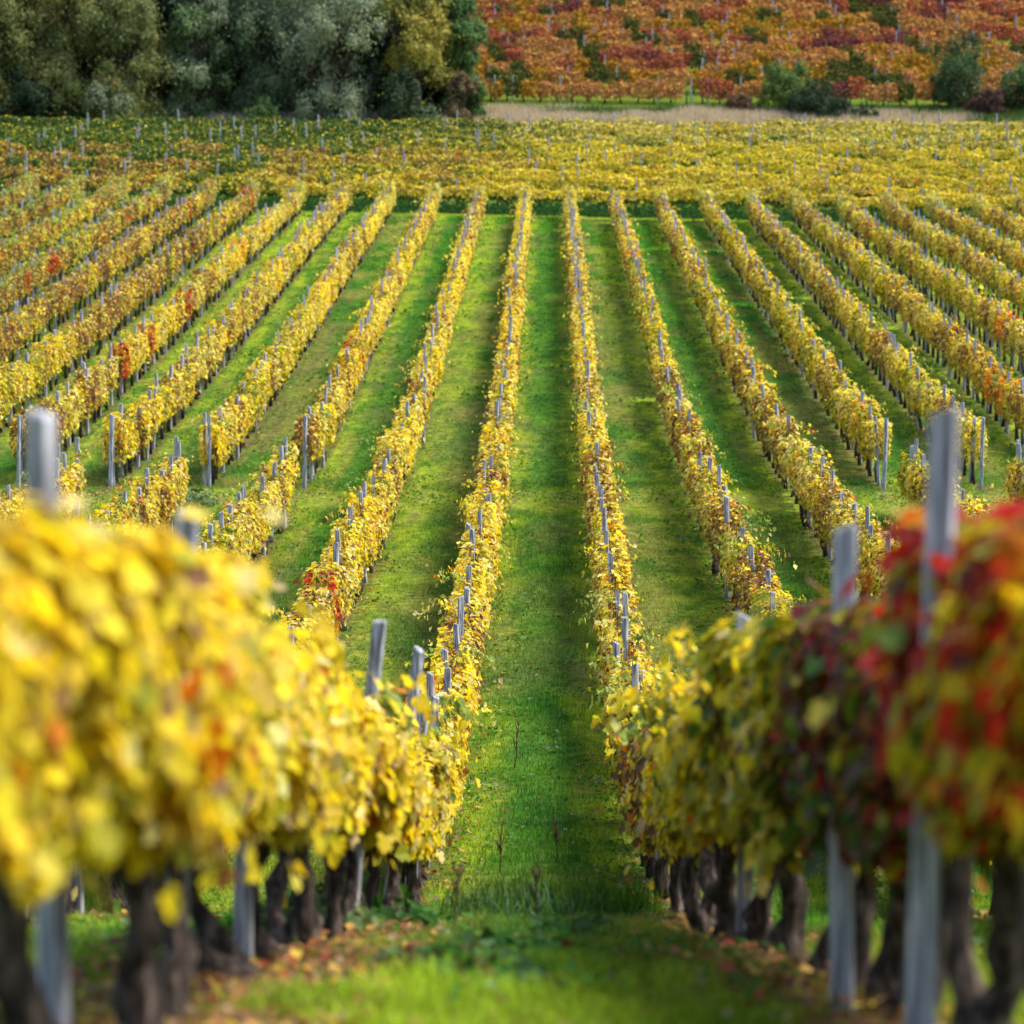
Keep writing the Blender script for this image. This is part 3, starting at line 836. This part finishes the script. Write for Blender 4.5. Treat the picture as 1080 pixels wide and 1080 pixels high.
# darker trees standing behind the belt
for n, (px, h, r) in enumerate([(20, 15, 4.5), (110, 16, 4.8), (180, 15, 4.4), (245, 16, 4.4), (315, 16, 4.5), (395, 15, 4.4), (455, 14, 3.2)]):
    lb = ["dark tree behind the big olive willow", "dark tall tree behind the broad olive tree", "dark tree seen between the olive willow and slim tree", "dark tree behind the slim grey-green tree",
          "dark tree filling the gap before the silvery willow", "dark tree behind the silvery and yellowing willows", "dark green tree behind the yellowing willow"][n]
    make_tree("tree", lb, "tree", px, 210, h, r, DARK, rt, nclump=190, per=170, leaf=.42)
make_tree("shrub", "round light green bush before the orange hill", "bush", 822, 212, 3.7, 2.8, [(.10, .16, .035), (.14, .19, .045), (.08, .13, .03)], rt, trunk=.06, nclump=120, per=170, leaf=.2, droop=.1)
make_tree("shrub", "dark green bush spreading low beside the light green bush", "bush", 853, 207, 2.1, 2.5, DARK, rt, trunk=.06, nclump=120, per=170, leaf=.18, droop=.1)
make_tree("shrub", "small dark trailing bush past the spreading dark bush", "bush", 893, 206, 1.0, 1.9, DARK, rt, trunk=.04, nclump=60, per=120, leaf=.17, droop=.1)
make_tree("shrub", "low reddish bush next to the light green bush", "bush", 776, 211, 1.5, 1.3, [(.12, .06, .045), (.15, .09, .05)], rt, trunk=.04, nclump=60, per=120, leaf=.17, droop=.1)
make_tree("tree", "round green tree standing before the orange vines of the hill", "tree", 1018, 212, 5.6, 3.3, GREEN + DARK, rt, trunk=.12, nclump=120, per=170, leaf=.2, droop=.15)
make_tree("shrub", "low dark red bush at the foot of the round green tree", "bush", 1036, 207, 1.6, 1.7, [(.07, .035, .035), (.1, .05, .04)], rt, trunk=.04, nclump=80, per=140, leaf=.17, droop=.1)
make_tree("shrub", "dark green bush beside the dark red bush, cut by the picture's edge", "bush", 1078, 210, 3.2, 2.2, DARK + GREEN, rt, trunk=.06, nclump=100, per=170, leaf=.2, droop=.1)

# ------------------------------------------------------------------ weeds in the central strip
def weed_stalk(px, d, h, label, rng, lean=.0):
    x = at_pixel(px, d); z = float(ground_z(x, d))
    t = np.linspace(0, 1, 8)
    main = np.stack([lean * t + rng.normal(0, .006, 8), rng.normal(0, .006, 8), -.03 + (h + .03) * t], 1)
    parts = [tube_arrays(main, .009 * (1 - .6 * t), 5, .1, rng, (.06, .03, .02))]
    for s in range(12):
        q = rng.uniform(.35, .95); a = rng.random() * 6.28; L = rng.uniform(.05, .13)
        b = np.array([lean * q, 0, h * q])
        e = b + np.array([math.cos(a) * L * .4, math.sin(a) * L * .4, L])
        parts.append(tube_arrays(np.stack([b, (b + e) / 2 + [0, 0, -.01], e]), [.004, .003, .006], 4, 0, rng, (.06, .03, .02)))
    o = link("dry_stalk", merged("dry_stalk", parts, M_DRY), None, (x, d, z))
    return tag(o, label, "weed", "dry weed stalks in the grass")
rw = np.random.default_rng(3)
weed_stalk(566, 16.5, .46, "thick dark dry weed stalk in the grass, nearest the dark weed patch", rw, .0)
weed_stalk(478, 15.8, .44, "thin dark dry weed stalk beside the bright yellow row", rw, .03)
weed_stalk(527, 25.5, .55, "tall slender brown stalk in the middle of the strip", rw, .02)
weed_stalk(588, 26.5, .42, "short brown stalk near the middle of the strip", rw, -.03)
weed_stalk(543, 33.5, .62, "slender brown stalk farther up the strip", rw, .05)
BLADE = (np.array([(0, -.03, 0), (0, .03, 0), (.55, .035, .06), (1, 0, -.12), (.55, -.035, .06)], float), [(0, 1, 2, 4), (4, 2, 3)])
def leafy_weed(px, d, r, h, n, label, rng, pal, name="weed", tall=False):
    x = at_pixel(px, d); z = float(ground_z(x, d))
    a = rng.random(n) * 6.28; rr = r * rng.random(n) ** .6
    p = np.stack([np.cos(a) * rr, np.sin(a) * rr, .02 + h * rng.random(n) * (1 - .6 * rr / r)], 1)
    p[:, 2] += ground_z(x + p[:, 0], d + p[:, 1]) - z
    nr = np.stack([np.cos(a) * .5, np.sin(a) * .5, np.ones(n)], 1) + rng.normal(0, .35, (n, 3))
    tp = np.stack([np.cos(a), np.sin(a), rng.normal(0, .4, n)], 1)
    if tall:
        p[:, 2] -= .6 * (p[:, 2] - .02); tp = np.stack([np.cos(a) * .4, np.sin(a) * .4, .5 + rng.random(n)], 1); nr = np.stack([np.cos(a), np.sin(a), .4 + 0 * a], 1) + rng.normal(0, .5, (n, 3))
    c = np.array(pal)[rng.choice(len(pal), n)] * (.7 + .6 * rng.random(n))[:, None]
    o = link(name, leaf_mesh(name, [leaf_arrays(p, nr, tp, .10 * (1.9 if tall else 1) * (.5 + rng.random(n)), c, BLADE if tall else KITE)], M_GRASS), None, (x, d, z))
    return tag(o, label, "weed", "leafy weeds in the grass")
DKW = [(.03, .09, .018), (.05, .13, .03), (.07, .14, .06)]
leafy_weed(540, 13.2, .30, .10, 200, "dark green leafy weed patch at the foot of the dry stalk", rw, DKW)
leafy_weed(600, 15.4, .24, .15, 180, "dark green weed past the thick dry stalk", rw, DKW)
leafy_weed(470, 11.3, .26, .16, 200, "dark green weed beside bare soil near the yellow row", rw, DKW + [(.08, .05, .03)])
leafy_weed(520, 10.6, .22, .12, 160, "dark green weed in the strip, lowest in the picture", rw, DKW + [(.08, .05, .03)])
leafy_weed(560, 20.5, .75, .26, 700, "tall bluish green weeds with long leaves across the strip", rw, [(.05, .12, .04), (.1, .17, .09), (.06, .14, .02)], tall=True)
leafy_weed(640, 21.0, .5, .2, 500, "bright green weed clump beside the first row right of the strip", rw, [(.06, .16, .02), (.12, .2, .02)], tall=True)
leafy_weed(330, 15.0, .35, .32, 300, "pale green weed under the bright yellow row", rw, [(.1, .16, .07), (.18, .22, .1), (.05, .1, .03)])
leafy_weed(205, 57.5, .5, .5, 300, "pale green weed at the row end by the cross path", rw, [(.07, .14, .05), (.16, .22, .13)])
leafy_weed(425, 17.2, .3, .2, 160, "dark weed at the edge of the bright yellow row", rw, DKW)
